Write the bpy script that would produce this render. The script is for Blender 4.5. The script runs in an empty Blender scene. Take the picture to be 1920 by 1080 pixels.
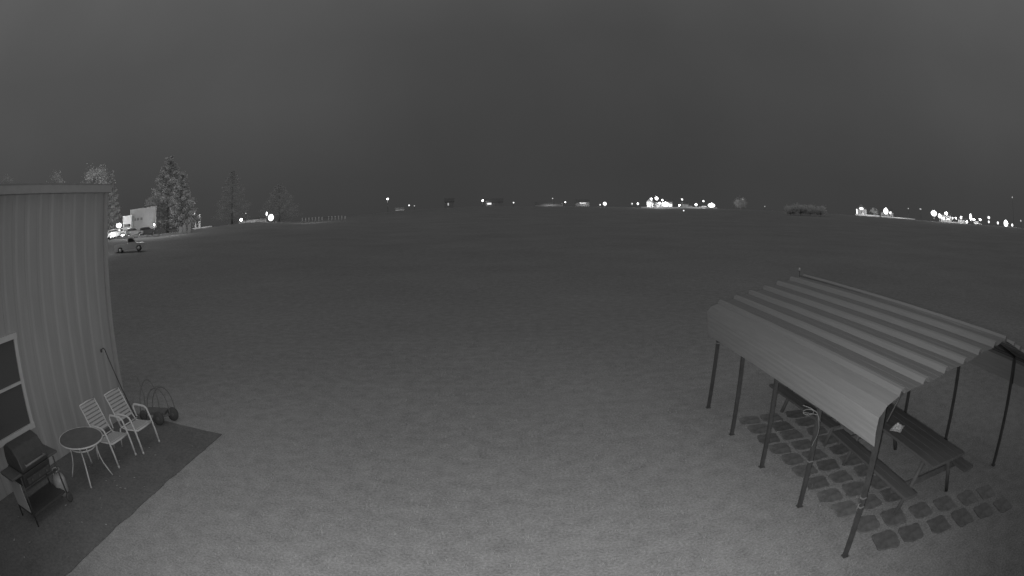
import bpy, bmesh, math, random
from mathutils import Vector, Matrix, noise
import numpy as np
random.seed(7)
sc = bpy.context.scene
C = sc.collection
R = math.radians

# ------------------------------------------------------------------ camera
CAMH = 3.5
FPX, KK = 1202.5, 0.46925          # wide security lens: angle = u + KK*u^3, u = radius_px / FPX
PITCH, ROLL = 0.126907, -0.025892
cp, sp, cr, sr = math.cos(PITCH), math.sin(PITCH), math.cos(ROLL), math.sin(ROLL)
FWD = Vector((0, cp, -sp)); UP0 = Vector((0, sp, cp)); RT0 = Vector((1, 0, 0))
RT = cr*RT0 + sr*UP0; UP = -sr*RT0 + cr*UP0
cd = bpy.data.cameras.new('camera'); cam = bpy.data.objects.new('camera', cd); C.objects.link(cam)
sc.camera = cam
sc.render.engine = 'CYCLES'
cd.type = 'PANO'
cd.panorama_type = 'FISHEYE_LENS_POLYNOMIAL'
cd.sensor_fit = 'HORIZONTAL'; cd.sensor_width = 36; cd.sensor_height = 20.25
cd.fisheye_fov = R(175)
cd.fisheye_polynomial_k0 = 0
cd.fisheye_polynomial_k1 = -(1920/36/FPX)
cd.fisheye_polynomial_k2 = 0
cd.fisheye_polynomial_k3 = -(KK*(1920/36/FPX)**3)
cd.fisheye_polynomial_k4 = 0
cd.clip_start = 0.02; cd.clip_end = 9000
m = Matrix.Identity(4)
for i, v in enumerate((RT, UP, -FWD)):
    for j in range(3): m[j][i] = v[j]
m.translation = Vector((0, 0, CAMH))
cam.matrix_world = m

def ray(px, py):
    ux, uy = px-960.0, 540.0-py
    r = math.hypot(ux, uy) or 1e-6
    u = r/FPX; th = u+KK*u**3
    d = RT*(math.sin(th)*ux/r) + UP*(math.sin(th)*uy/r) + FWD*math.cos(th)
    return d
def at(px, py, D):
    """point seen at (px,py) of the photograph at ground distance D"""
    d = ray(px, py); t = D/math.hypot(d.x, d.y)
    return Vector((0, 0, CAMH)) + d*t

# ------------------------------------------------------------------ world: low night overcast, paler towards the zenith
w = bpy.data.worlds.new('World'); sc.world = w; w.use_nodes = True
nt = w.node_tree; N = nt.nodes; L = nt.links
for n in list(N): N.remove(n)
out = N.new('ShaderNodeOutputWorld'); bg = N.new('ShaderNodeBackground'); L.new(bg.outputs[0], out.inputs[0])
tc = N.new('ShaderNodeTexCoord'); sep = N.new('ShaderNodeSeparateXYZ'); L.new(tc.outputs['Generated'], sep.inputs[0])
rp = N.new('ShaderNodeValToRGB'); L.new(sep.outputs[2], rp.inputs[0])
def g(v): return (v, v, v, 1)
SKY = [(0.0, .0470), (0.06, .0482), (0.16, .0545), (0.30, .0630), (0.45, .085), (0.7, .17), (1.0, .24)]
el = rp.color_ramp.elements
el[0].position, el[0].color = SKY[0][0], g(SKY[0][1]); el[1].position, el[1].color = SKY[-1][0], g(SKY[-1][1])
for p_, v_ in SKY[1:-1]:
    e_ = el.new(p_); e_.color = g(v_)
def math_node(tree, op, a, b=None, clamp=False):
    n = tree.nodes.new('ShaderNodeMath'); n.operation = op; n.use_clamp = clamp
    for i, v in enumerate((a, b)):
        if v is None: continue
        if isinstance(v, (int, float)): n.inputs[i].default_value = v
        else: tree.links.new(v, n.inputs[i])
    return n.outputs[0]
# sky paler to the left and right
xa = math_node(nt, 'ADD', sep.outputs[0], -0.18); xb = math_node(nt, 'MINIMUM', math_node(nt, 'ABSOLUTE', xa), .6); x2 = math_node(nt, 'MULTIPLY', xb, xb)
zc = math_node(nt, 'MINIMUM', math_node(nt, 'MAXIMUM', sep.outputs[2], 0.0), 0.2)
side = math_node(nt, 'MULTIPLY', math_node(nt, 'MULTIPLY', x2, zc), 0.24)
nz = N.new('ShaderNodeTexNoise'); nz.inputs['Scale'].default_value = 3.0; nz.inputs['Detail'].default_value = 5
L.new(tc.outputs['Generated'], nz.inputs[0])
nm = math_node(nt, 'ADD', math_node(nt, 'MULTIPLY', nz.outputs[0], 0.34), 0.83)
tot = math_node(nt, 'ADD', math_node(nt, 'MULTIPLY', rp.outputs[0], nm), side)
L.new(tot, bg.inputs[0]); bg.inputs[1].default_value = 1.0

# faint sun lamp added overhead as soft fill
sd = bpy.data.lights.new('fill_sun', 'SUN'); sd.energy = 0.06; sd.angle = R(25)
so = bpy.data.objects.new('fill_sun', sd); C.objects.link(so); so.rotation_euler = (R(28), R(12), 0)
# infrared illuminator beside the lens
ir = bpy.data.lights.new('camera_illuminator', 'SPOT'); ir.energy = 930; ir.spot_size = R(152); ir.spot_blend = 1.0; ir.shadow_soft_size = 0.03
iro = bpy.data.objects.new('camera_illuminator', ir); C.objects.link(iro); iro.location = (-0.02, 0.03, CAMH-0.05)
IR_PITCH, IR_YAW = R(13), R(-4)
aim = Vector((math.sin(IR_YAW)*math.cos(IR_PITCH), math.cos(IR_YAW)*math.cos(IR_PITCH), -math.sin(IR_PITCH)))
iro.rotation_euler = aim.to_track_quat('-Z', 'Y').to_euler()

sc.view_settings.view_transform = 'Standard'; sc.view_settings.look = 'None'
sc.view_settings.exposure = 0; sc.view_settings.gamma = 1
sc.cycles.use_denoising = True; sc.cycles.denoiser = 'OPENIMAGEDENOISE'; sc.cycles.denoising_input_passes = 'RGB_ALBEDO_NORMAL'
sc.cycles.max_bounces = 4; sc.cycles.use_light_tree = True
sc.cycles.sample_clamp_indirect = 1.0

# ------------------------------------------------------------------ helpers
def tag(o, label=None, cat=None, group=None, kind=None):
    if label: o['label'] = label
    if cat: o['category'] = cat
    if group: o['group'] = group
    if kind: o['kind'] = kind
    return o
def empty(name, loc, rz=0, label=None, cat=None, group=None):
    o = bpy.data.objects.new(name, None); C.objects.link(o); o.location = loc; o.rotation_euler = (0, 0, rz)
    o.empty_display_size = 0.1
    return tag(o, label, cat, group)

class MB:
    def __init__(s): s.v = []; s.f = []; s.sm = []
    def add(s, vs, fs, smooth=False):
        b = len(s.v); s.v += [tuple(v) for v in vs]; s.f += [tuple(i+b for i in f) for f in fs]; s.sm += [smooth]*len(fs); return s
    def box(s, c, d, rz=0, ry=0, rx=0, taper=1.0):
        M = Matrix.Rotation(rz, 3, 'Z') @ Matrix.Rotation(ry, 3, 'Y') @ Matrix.Rotation(rx, 3, 'X')
        vs = []
        for z in (-1, 1):
            k = taper if z > 0 else 1
            for x, y in ((-1, -1), (1, -1), (1, 1), (-1, 1)):
                vs.append(Vector(c) + M @ Vector((x*d[0]/2*k, y*d[1]/2*k, z*d[2]/2)))
        return s.add(vs, [(3, 2, 1, 0), (4, 5, 6, 7), (0, 1, 5, 4), (1, 2, 6, 5), (2, 3, 7, 6), (3, 0, 4, 7)])
    def tube(s, pts, r, n=8, flat=None, closed=False):
        """round (or flattened) tube along points; r number or list"""
        pts = [Vector(p) for p in pts]; K = len(pts); rr = r if isinstance(r, (list, tuple)) else [r]*K
        rings = []; prev = None
        for i, p in enumerate(pts):
            if closed: t = pts[(i+1) % K]-pts[i-1]
            else: t = pts[min(i+1, K-1)]-pts[max(i-1, 0)]
            t.normalize()
            if prev is None:
                a = Vector((0, 0, 1)) if abs(t.z) < .9 else Vector((0, 1, 0))
                u = t.cross(a).normalized()
            else:
                u = (prev - t*prev.dot(t)).normalized()
            prev = u; v = t.cross(u)
            fy = flat if flat else 1
            rings.append([p+u*math.cos(2*math.pi*k/n)*rr[i]+v*math.sin(2*math.pi*k/n)*rr[i]*fy for k in range(n)])
        vs = [q for rg in rings for q in rg]; fs = []
        for i in range(K if closed else K-1):
            j = (i+1) % K
            for k in range(n):
                fs.append((i*n+k, i*n+(k+1) % n, j*n+(k+1) % n, j*n+k))
        s.add(vs, fs, True)
        if not closed:
            b = len(s.v)-len(vs)
            s.f.append(tuple(b+k for k in range(n))[::-1]); s.f.append(tuple(b+(K-1)*n+k for k in range(n))); s.sm += [False]*2
        return s
    def lathe(s, prof, c=(0, 0, 0), n=20, axis='Z'):
        vs = []; fs = []
        for r, z in prof:
            for k in range(n):
                a = 2*math.pi*k/n
                q = (r*math.cos(a), r*math.sin(a), z)
                if axis == 'Y': q = (q[0], q[2], q[1])
                if axis == 'X': q = (q[2], q[0], q[1])
                vs.append(Vector(c)+Vector(q))
        for i in range(len(prof)-1):
            for k in range(n): fs.append((i*n+k, i*n+(k+1) % n, (i+1)*n+(k+1) % n, (i+1)*n+k))
        s.add(vs, fs, True); b = len(s.v)-len(vs)
        s.f.append(tuple(b+k for k in range(n))[::-1]); s.f.append(tuple(b+(len(prof)-1)*n+k for k in range(n))); s.sm += [False]*2
        return s
    def prism(s, pts, y0, y1):
        """profile in x,z extruded along y"""
        n = len(pts); vs = [(x, y0, z) for x, z in pts]+[(x, y1, z) for x, z in pts]
        fs = [tuple(range(n)), tuple(range(2*n-1, n-1, -1))]+[(i, n+i, n+(i+1) % n, (i+1) % n) for i in range(n)]
        return s.add(vs, fs)
    def sphere(s, c, r, n=10, sq=(1, 1, 1)):
        prof = [(max(1e-4, math.sin(math.pi*i/n))*r, -math.cos(math.pi*i/n)*r) for i in range(n+1)]
        b = len(s.v); s.lathe(prof, (0, 0, 0), n*2-4)
        for i in range(b, len(s.v)):
            v = s.v[i]; s.v[i] = (v[0]*sq[0]+c[0], v[1]*sq[1]+c[1], v[2]*sq[2]+c[2])
        return s
    def build(s, name, mat, parent=None, loc=None, bevel=0):
        me = bpy.data.meshes.new(name); me.from_pydata(s.v, [], s.f); me.update()
        me.polygons.foreach_set('use_smooth', s.sm)
        bm = bmesh.new(); bm.from_mesh(me); bmesh.ops.recalc_face_normals(bm, faces=bm.faces); bm.to_mesh(me); bm.free()
        o = bpy.data.objects.new(name, me); C.objects.link(o)
        if mat: me.materials.append(mat)
        if parent: o.parent = parent
        if loc: o.location = loc
        if bevel:
            b = o.modifiers.new('bevel', 'BEVEL'); b.width = bevel; b.segments = 2; b.limit_method = 'ANGLE'
        return o

# ------------------------------------------------------------------ materials
def mat(name, v, rough=.6, var=.12, scale=6.0, bump=0.0, bscale=40, metallic=0.0, spec=.3, stretch=None, diff_rough=0.0):
    m = bpy.data.materials.new(name); m.use_nodes = True; t = m.node_tree
    b = t.nodes['Principled BSDF']; b.inputs['Roughness'].default_value = rough; b.inputs['Metallic'].default_value = metallic
    b.inputs['Specular IOR Level'].default_value = spec
    if 'Diffuse Roughness' in b.inputs: b.inputs['Diffuse Roughness'].default_value = diff_rough
    tc = t.nodes.new('ShaderNodeTexCoord'); mp = t.nodes.new('ShaderNodeMapping'); t.links.new(tc.outputs['Object'], mp.inputs[0])
    if stretch: mp.inputs['Scale'].default_value = stretch
    n = t.nodes.new('ShaderNodeTexNoise'); n.inputs['Scale'].default_value = scale; n.inputs['Detail'].default_value = 6; n.inputs['Roughness'].default_value = .65
    t.links.new(mp.outputs[0], n.inputs[0])
    r = t.nodes.new('ShaderNodeValToRGB'); t.links.new(n.outputs[0], r.inputs[0])
    r.color_ramp.elements[0].position = .3; r.color_ramp.elements[0].color = g(v*(1-var)); r.color_ramp.elements[1].position = .7; r.color_ramp.elements[1].color = g(min(1, v*(1+var)))
    t.links.new(r.outputs[0], b.inputs['Base Color'])
    if bump:
        n2 = t.nodes.new('ShaderNodeTexNoise'); n2.inputs['Scale'].default_value = bscale; n2.inputs['Detail'].default_value = 4
        t.links.new(mp.outputs[0], n2.inputs[0]); bp = t.nodes.new('ShaderNodeBump'); bp.inputs['Strength'].default_value = bump; bp.inputs['Distance'].default_value = .01
        t.links.new(n2.outputs[0], bp.inputs['Height']); t.links.new(bp.outputs[0], b.inputs['Normal'])
    return m
def emis(name, s):
    m = bpy.data.materials.new(name); m.use_nodes = True; t = m.node_tree
    b = t.nodes['Principled BSDF']; b.inputs['Base Color'].default_value = g(.8)
    b.inputs['Emission Color'].default_value = g(1.0); b.inputs['Emission Strength'].default_value = s
    return m
M = dict(
    siding=mat('painted_siding', .43, .55, .10, 3, stretch=(1, 1, .15)),
    trim=mat('trim_metal', .43, .5, .06, 8),
    frame=mat('window_vinyl', .68, .5, .05, 8),
    fascia=mat('roof_metal', .3, .5, .1, 5),
    white=mat('white_coated_aluminium', .70, .45, .08, 20),
    strap=mat('vinyl_strap', .50, .6, .10, 25),
    black=mat('black_enamel', .09, .45, .15, 12, spec=.3),
    darkplastic=mat('dark_plastic', .13, .6, .15, 14),
    panel=mat('grey_sheet_panel', .48, .5, .10, 6),
    tank=mat('white_painted_steel', .46, .4, .12, 9),
    rubber=mat('black_rubber', .10, .85, .15, 20),
    glass=mat('smoked_glass_top', .15, .25, .15, 5, spec=.4),
    pole=mat('weathered_steel_tube', .11, .5, .2, 10),
    wood=mat('dark_stained_wood', .185, .8, .22, 5, .4, 30, stretch=(1, .12, 1)),
    tape=mat('pale_tape', .32, .5, .1, 30),
    cloth=mat('white_plastic_bag', .85, .6, .08, 14, .5, 20),
    paver2=mat('dusty_paver', .245, .9, .30, 7, .5, 45),
    paver3=mat('sandy_paver', .29, .9, .34, 6, .5, 45),
    paver=mat('dark_paver', .20, .9, .28, 7, .5, 45),
    bark=mat('bark', .42, .9, .2, 4, .3, 12),
    farwhite=mat('white_painted_boards', .75, .7, .08, 1.5),
    fargrey=mat('grey_boards', .40, .7, .1, 1.5),
    farroof=mat('dark_roofing', .18, .8, .2, 2),
    car=mat('silver_car_paint', .5, .35, .05, 2, spec=.5),
    cardark=mat('dark_car_paint', .16, .3, .05, 2, spec=.5),
    carglass=mat('car_glass', .04, .08, .05, 2, spec=.7),
    chrome=mat('polished_trim', .7, .25, .05, 5, metallic=.6),
    concrete=mat('concrete', .45, .85, .12, 1.2),
    lampglow=emis('lamp_glow', 1.6), softglow=emis('dim_lamp_glow', .45), window=emis('lit_window', .9),
    lens=mat('reflector_lens', .75, .3, .05, 9),
)
def leafmat(name, v, tr):
    m = mat(name, v, .8, .3, 1.2); t = m.node_tree; b = t.nodes['Principled BSDF']; o = [n for n in t.nodes if n.type == 'OUTPUT_MATERIAL'][0]
    tl = t.nodes.new('ShaderNodeBsdfTranslucent'); tl.inputs[0].default_value = g(v); mx = t.nodes.new('ShaderNodeMixShader'); mx.inputs[0].default_value = tr
    t.links.new(b.outputs[0], mx.inputs[1]); t.links.new(tl.outputs[0], mx.inputs[2]); t.links.new(mx.outputs[0], o.inputs[0]); return m
M['leaf'] = leafmat('foliage', .80, .45); M['leafdark'] = leafmat('dark_foliage', .78, .45)
# window pane: real glass over a dark room
pg = bpy.data.materials.new('window_glass'); pg.use_nodes = True
b = pg.node_tree.nodes['Principled BSDF']; b.inputs['Base Color'].default_value = g(.13); b.inputs['Roughness'].default_value = .12; b.inputs['Specular IOR Level'].default_value = .5
M['pane'] = pg

# lawn
def ground_mat(name, v0, v1, coarse, fine, bump, dr):
    m = bpy.data.materials.new(name); m.use_nodes = True; t = m.node_tree; b = t.nodes['Principled BSDF']
    b.inputs['Roughness'].default_value = .95; b.inputs['Specular IOR Level'].default_value = .1
    if 'Diffuse Roughness' in b.inputs: b.inputs['Diffuse Roughness'].default_value = dr
    tc = t.nodes.new('ShaderNodeTexCoord')
    def nz(s, d, rough=.6):
        n = t.nodes.new('ShaderNodeTexNoise'); n.inputs['Scale'].default_value = s; n.inputs['Detail'].default_value = d; n.inputs['Roughness'].default_value = rough
        t.links.new(tc.outputs['Object'], n.inputs[0]); return n.outputs[0]
    a = math_node(t, 'SUBTRACT', nz(coarse, 7, .7), .5); c = math_node(t, 'SUBTRACT', nz(fine, 5, .75), .5); d0 = math_node(t, 'SUBTRACT', nz(.12, 3), .5)
    mx = math_node(t, 'ADD', math_node(t, 'ADD', math_node(t, 'MULTIPLY', a, .75), math_node(t, 'MULTIPLY', c, 1.65)), math_node(t, 'MULTIPLY', d0, .35))
    mx = math_node(t, 'ADD', mx, .5, True)
    r = t.nodes.new('ShaderNodeValToRGB'); t.links.new(mx, r.inputs[0]); r.color_ramp.elements[0].color = g(v0); r.color_ramp.elements[1].color = g(v1)
    t.links.new(r.outputs[0], b.inputs['Base Color'])
    bp = t.nodes.new('ShaderNodeBump'); bp.inputs['Strength'].default_value = bump; bp.inputs['Distance'].default_value = .02
    t.links.new(nz(fine*.7, 4), bp.inputs['Height']); t.links.new(bp.outputs[0], b.inputs['Normal'])
    return m
M['grass'] = ground_mat('dry_lawn', .11, .43, 3.5, 30, .8, 1.0)
M['patio'] = ground_mat('dark_patio_surface', .085, .215, 1.6, 22, .4, .5)
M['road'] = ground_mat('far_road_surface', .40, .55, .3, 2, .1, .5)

# ------------------------------------------------------------------ terrain
TER = [(-180, 120, .4), (-60, 110, .44), (-42.5, 110, .40), (-35.8, 118, .12), (-29.3, 135, .20), (-24.5, 160, .19), (-19.4, 150, -.28), (-15.6, 165, -.26), (-11, 300, .10), (-8, 350, .16),
       (-2.7, 350, .17), (2.1, 350, .04), (13.2, 350, -.16), (19.2, 350, -.01), (35.1, 300, .14), (41.8, 280, .24), (49.4, 250, .38), (57.8, 220, .75), (75, 200, .8), (180, 120, .4)]
def ter(azd):
    for (a0, d0, e0), (a1, d1, e1) in zip(TER, TER[1:]):
        if a0 <= azd <= a1:
            k = (azd-a0)/(a1-a0); return d0+(d1-d0)*k, e0+(e1-e0)*k
    return 120, .4
def gz(x, y):
    r = math.hypot(x, y); D, e = ter(math.degrees(math.atan2(x, y)))
    Z = CAMH + D*math.tan(R(e)); k = min(1, max(0, (r-16)/(D-16))); return Z*k*k*(3-2*k)
radii = [0, 3, 6, 9, 12, 15, 18, 22, 26, 31, 37, 44, 52, 60, 68, 76, 84, 92, 100, 108, 116, 125, 135, 145, 155, 165, 180, 200, 220, 240, 260, 280, 300, 325, 350, 380, 450, 700, 1500, 4000]
NA = 240; vs = [(0, 0, 0)]; fs = []
for r in radii[1:]:
    for k in range(NA):
        a = 2*math.pi*k/NA-math.pi; x, y = r*math.sin(a), r*math.cos(a); vs.append((x, y, gz(x, y)))
for k in range(NA): fs.append((0, 1+(k+1) % NA, 1+k))
for i in range(len(radii)-2):
    for k in range(NA):
        p, q = 1+i*NA+k, 1+i*NA+(k+1) % NA; fs.append((p, q, q+NA, p+NA))
gm = MB(); gm.add(vs, fs, True); tag(gm.build('ground', M['grass']), 'flat mown field of pale grass running off into the dark', kind='structure')

# patio slab
WX, WY = -7.9, 8.5
pm = MB()
edge = []
for i in range(150):
    y = 8.42-i*.08; edge.append((-5.07-.012*(8.4-y)+.045*noise.noise(Vector((0, y*2.2, 3)))+.02*noise.noise(Vector((0, y*9, 3))), y))
top_e = [(x, 8.42-(x+5.07)*.10+.015*noise.noise(Vector((x*3, 1, 0)))) for x in [WX+.0+i*(2.83/40) for i in range(40)]]
outl = [(WX, edge[-1][1])]+top_e+edge
n = len(outl); pm.add([(x, y, -.05) for x, y in outl]+[(x, y, .018) for x, y in outl], [tuple(range(n))[::-1], tuple(range(n, 2*n))]+[(i, (i+1) % n, n+(i+1) % n, n+i) for i in range(n)])
tag(pm.build('patio', M['patio']), 'dark paved patio along the ribbed building', kind='structure')

# ------------------------------------------------------------------ metal building
bld = empty('metal_building', (WX, 0, 0), 0, 'pale building with vertical ribbed metal siding and a white framed window, left edge', 'building')
ZT = 4.52; YS = -4.0
per = .405
ribs = []
y = WY-.10
prof = [(-.024, WY)]
while y > YS+per:
    prof += [(-.024, y), (-.024, y-.05), (0.0, y-.075), (0.0, y-.30), (-.024, y-.36)]
    y -= per
prof.append((0, YS))
wl = MB(); n = len(prof)
wl.add([(x, yy, .0) for x, yy in prof]+[(x, yy, ZT+(WY-yy)*.015) for x, yy in prof], [(i, i+1, n+i+1, n+i) for i in range(n-1)])
wl.add([(0, WY, 0), (0, WY, ZT), (-9, WY, ZT), (-9, WY, 0), (0, YS, 0), (0, YS, ZT), (-9, YS, ZT), (-9, YS, 0)], [(0, 1, 2, 3), (7, 6, 5, 4), (3, 2, 6, 7)])
wl.build('wall', M['siding'], bld)
ct = MB(); ct.box((.02, WY-.045, ZT/2), (.055, .11, ZT)); ct.box((-.045, WY+.012, ZT/2), (.11, .03, ZT)); ct.build('corner_trim', M['trim'], bld)
et = MB(); et.box((.03, (YS+WY)/2+.03, ZT+.060), (.122, WY-YS+.12, .118)); et.box((.06, (YS+WY)/2+.03, ZT-.012), (.13, WY-YS+.10, .022)); et.v = [(a, b_, c_+(WY-b_)*.015) for a, b_, c_ in et.v]; et.build('eave_trim', M['trim'], bld)
rf = MB(); rf.add([(.09, YS-.2, ZT+.12), (.09, WY+.1, ZT+.12), (-4.5, WY+.1, ZT+.9), (-4.5, YS-.2, ZT+.9), (-9.1, WY+.1, ZT+.12), (-9.1, YS-.2, ZT+.12), (.09, YS-.2, ZT+.15), (.09, WY+.1, ZT+.15), (-4.5, WY+.1, ZT+.93), (-4.5, YS-.2, ZT+.93), (-9.1, WY+.1, ZT+.15), (-9.1, YS-.2, ZT+.15)],
   [(0, 1, 2, 3), (3, 2, 4, 5), (6, 7, 8, 9), (9, 8, 10, 11), (0, 1, 7, 6), (1, 2, 8, 7), (2, 4, 10, 8), (4, 5, 11, 10), (5, 3, 9, 11), (3, 0, 6, 9)]); rf.v = [(a, b_, c_+(WY-b_)*.015) for a, b_, c_ in rf.v]; rf.build('roof', M['fascia'], bld)
gb = MB(); gb.add([(0, WY-.01, ZT), (-9, WY-.01, ZT), (-4.5, WY-.01, ZT+.76)], [(0, 1, 2)]); gb.build('gable', M['siding'], bld)
# window (slider with one meeting rail)
wy1, wy0, wz0, wz1 = 4.88, 3.35, .86, 2.29
wn = MB()
for a, c_ in (((.035, (wy0+wy1)/2, wz1+.03), (.09, wy1-wy0+.20, .09)), ((.035, (wy0+wy1)/2, wz0-.03), (.11, wy1-wy0+.20, .09)), ((.035, wy1+.045, (wz0+wz1)/2), (.085, .09, wz1-wz0-.02)), ((.035, wy0-.045, (wz0+wz1)/2), (.085, .09, wz1-wz0-.02))): wn.box(a, c_)
win = wn.build('window', M['frame'], bld)
rl = MB(); rl.box((.05, (wy0+wy1)/2, 1.575), (.05, wy1-wy0-.004, .045)); rl.build('meeting_rail', M['frame'], win)
pn = MB(); pn.box((.034, (wy0+wy1)/2, (wz0+wz1)/2), (.012, wy1-wy0-.002, wz1-wz0-.03)); pn.build('pane', M['pane'], win)

# ------------------------------------------------------------------ patio chairs
def chair(name, loc, label):
    rt = empty(name, loc, 0, label, 'chair', 'white strap chairs on the patio')
    hw = .335
    def arc(p0, p1, p2, n=5):
        p0, p1, p2 = map(Vector, (p0, p1, p2)); return [p0*(1-t)**2+p1*2*t*(1-t)+p2*t*t for t in [i/n for i in range(n+1)]]
    for s in (-1, 1):
        y = s*hw
        a = MB(); pts = [(.30, y, .02)]+[(.27, y, .22), (.215, y, .44)]+arc((.17, y, .56), (.15, y, .635), (.06, y, .645))+[(-.12, y, .65)]+arc((-.20, y, .645), (-.25, y, .635), (-.255, y, .58))+[(-.20, y*.97, .42)]
        a.tube(pts, .023, 8, .8); a.build('arm_frame', M['white'], rt)
        l = MB(); l.tube([(-.34, y*.96, .02), (-.31, y*.96, .2), (-.24, y*.96, .375)], .016, 8); l.build('leg', M['white'], rt)
        f = MB(); f.lathe([(.022, 0), (.024, .03), (.02, .04)], (.302, y, 0), 8); f.build('foot_cap', M['white'], rt)
    bf = MB(); hb = .275
    for s in (-1, 1): bf.tube([(.26, s*hb*1.02, .395), (-.10, s*hb, .365), (-.21, s*hb, .38), (-.32, s*hb, .52), (-.47, s*hb, .78), (-.58, s*hb, .93)], .015, 8)
    bf.tube([(-.58, -hb, .93), (-.585, 0, .937), (-.58, hb, .93)], .015, 8); bf.tube([(.26, -hb*1.02, .395), (.27, 0, .392), (.26, hb*1.02, .395)], .015, 8)
    bf.tube([(-.2, -hw, .40), (-.2, hw, .40)], .012, 6); bf.tube([(.21, -hw, .40), (.21, hw, .40)], .012, 6)
    bf.build('seat_frame', M['white'], rt)
    bs = MB()
    p0, p1 = Vector((-.29, 0, .475)), Vector((-.575, 0, .905)); ang = math.atan2(p1.x-p0.x, p1.z-p0.z)
    for i in range(8):
        q = p0.lerp(p1, (i+.4)/7.6); bs.box(q+Vector((.014, 0, 0)), (.010, 2*hb+.02, .047), ry=ang)
    bs.build('backrest', M['strap'], rt)
    ss = MB()
    for i in range(7):
        x = .235-i*.066; ss.box((x, 0, .405-i*.005), (.050, 2*hb+.02, .010))
    ss.build('seat', M['strap'], rt)
    return rt
chair('patio_chair', (-6.60, 6.37, .018), 'white strap patio chair with slatted back, next to the round glass table')
c2 = chair('patio_chair', (-6.47, 7.17, .018), 'white strap patio chair farther from the round table, near the building corner')

# ------------------------------------------------------------------ round table
tb = empty('patio_table', (-6.64, 5.42, .018), 0, 'small round patio table with dark glass top and curved white legs', 'table')
t_ = MB(); t_.lathe([(.50, .655), (.505, .66), (.505, .668), (.50, .672)], n=48); t_.build('table_top', M['glass'], tb)
t_ = MB(); t_.tube([(.52*math.cos(a), .52*math.sin(a), .660) for a in [2*math.pi*i/48 for i in range(48)]], .013, 8, closed=True); t_.build('rim', M['white'], tb)
t_ = MB(); t_.tube([(.30*math.cos(a), .30*math.sin(a), .53) for a in [2*math.pi*i/32 for i in range(32)]], .011, 8, flat=1.3, closed=True); t_.build('brace_ring', M['white'], tb)
for a in (R(-52), R(38), R(128), R(218)):
    l = MB(); pts = [(.47, .645), (.40, .60), (.335, .53), (.32, .44), (.335, .33), (.37, .22), (.43, .11), (.49, .0)]
    l.tube([(r*math.cos(a), r*math.sin(a), z) for r, z in pts], .017, 8, .8); l.build('leg', M['white'], tb)

# ------------------------------------------------------------------ gas grill
gr = empty('gas_grill', (-6.72, 3.80, .018), 0, 'black gas grill on a cart with grey side panel, under the window', 'grill')
g1 = MB(); lidp = [(-.30, .74), (.27, .74), (.29, .80), (.24, .94), (.12, 1.05), (-.10, 1.09), (-.25, 1.02), (-.31, .86)]
g1.prism(lidp, -.36, .36); g1.build('lid', M['black'], gr, bevel=.02)
g2 = MB(); g2.prism([(-.26, .52), (.20, .52), (.28, .735), (-.30, .735)], -.37, .37); g2.build('firebox', M['black'], gr, bevel=.01)
g3 = MB(); g3.tube([(.34, -.27, .84), (.34, .27, .84)], .015, 8); g3.tube([(.27, -.25, .85), (.34, -.25, .84)], .01, 6); g3.tube([(.27, .25, .85), (.34, .25, .84)], .01, 6); g3.build('handle', mat('brushed_handle', .26, .4), gr)
for s, yy in ((1, .52), (-1, -.50)):
    g4 = MB(); g4.box((0, yy, .73), (.46, .27, .035)); g4.build('side_shelf', M['darkplastic'], gr, bevel=.008)
for x in (-.27, .27):
    for yy in (-.47, .53): g5 = MB(); g5.tube([(x, yy, .0), (x, yy*.92, .72)], .016, 8); g5.build('leg', M['black'], gr)
g6 = MB(); g6.box((0, .02, .16), (.52, .96, .03)); g6.build('bottom_shelf', M['black'], gr)
g7 = MB(); g7.box((.0, -.485, .42), (.44, .015, .42)); g7.build('side_panel', M['panel'], gr)
for x in (.30, -.30):
    g8 = MB(); g8.lathe([(.05, -.02), (.075, -.015), (.075, .015), (.05, .02)], (x, .53, .075), 18, 'X'); g8.build('wheel', M['rubber'], gr)
g9 = MB(); g9.box((.285, 0, .62), (.03, .62, .09)); gp = g9.build('control_panel', M['black'], gr, bevel=.01)
for yy in (-.2, 0, .2): k_ = MB(); k_.lathe([(.022, 0), (.02, .02)], (.302, yy, .62), 12, 'X'); k_.build('knob', M['darkplastic'], gp)
for bx in (((-.32, 0, .6), (.02, .9, .02)), ((.27, 0, .52), (.02, .96, .02))): g10 = MB(); g10.box(*bx); g10.build('cart_rail', M['black'], gr)

tk = empty('propane_tank', (-6.70, 4.47, .03), 0, 'white propane tank standing on the patio beside the black grill', 'gas tank')
k1 = MB(); k1.lathe([(.10, 0), (.105, .025), (.125, .04), (.152, .08), (.154, .24), (.145, .29), (.11, .33), (.05, .35), (.02, .353)], n=24); k1.build('cylinder', M['tank'], tk)
k2 = MB(); k2.tube([(.085*math.cos(a), .085*math.sin(a), .415) for a in [2*math.pi*i/20 for i in range(20)]], .01, 6, closed=True)
for a in (0, 2.1, 4.2): k2.box((.085*math.cos(a), .085*math.sin(a), .375), (.012, .05, .09), rz=a)
k2.build('collar', M['tank'], tk)
k3 = MB(); k3.lathe([(.018, .34), (.018, .38), (.03, .385), (.03, .40)], n=10); k3.build('valve', M['chrome'], tk)

gr.scale = (1.06, 1.10, 1.03)
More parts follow.
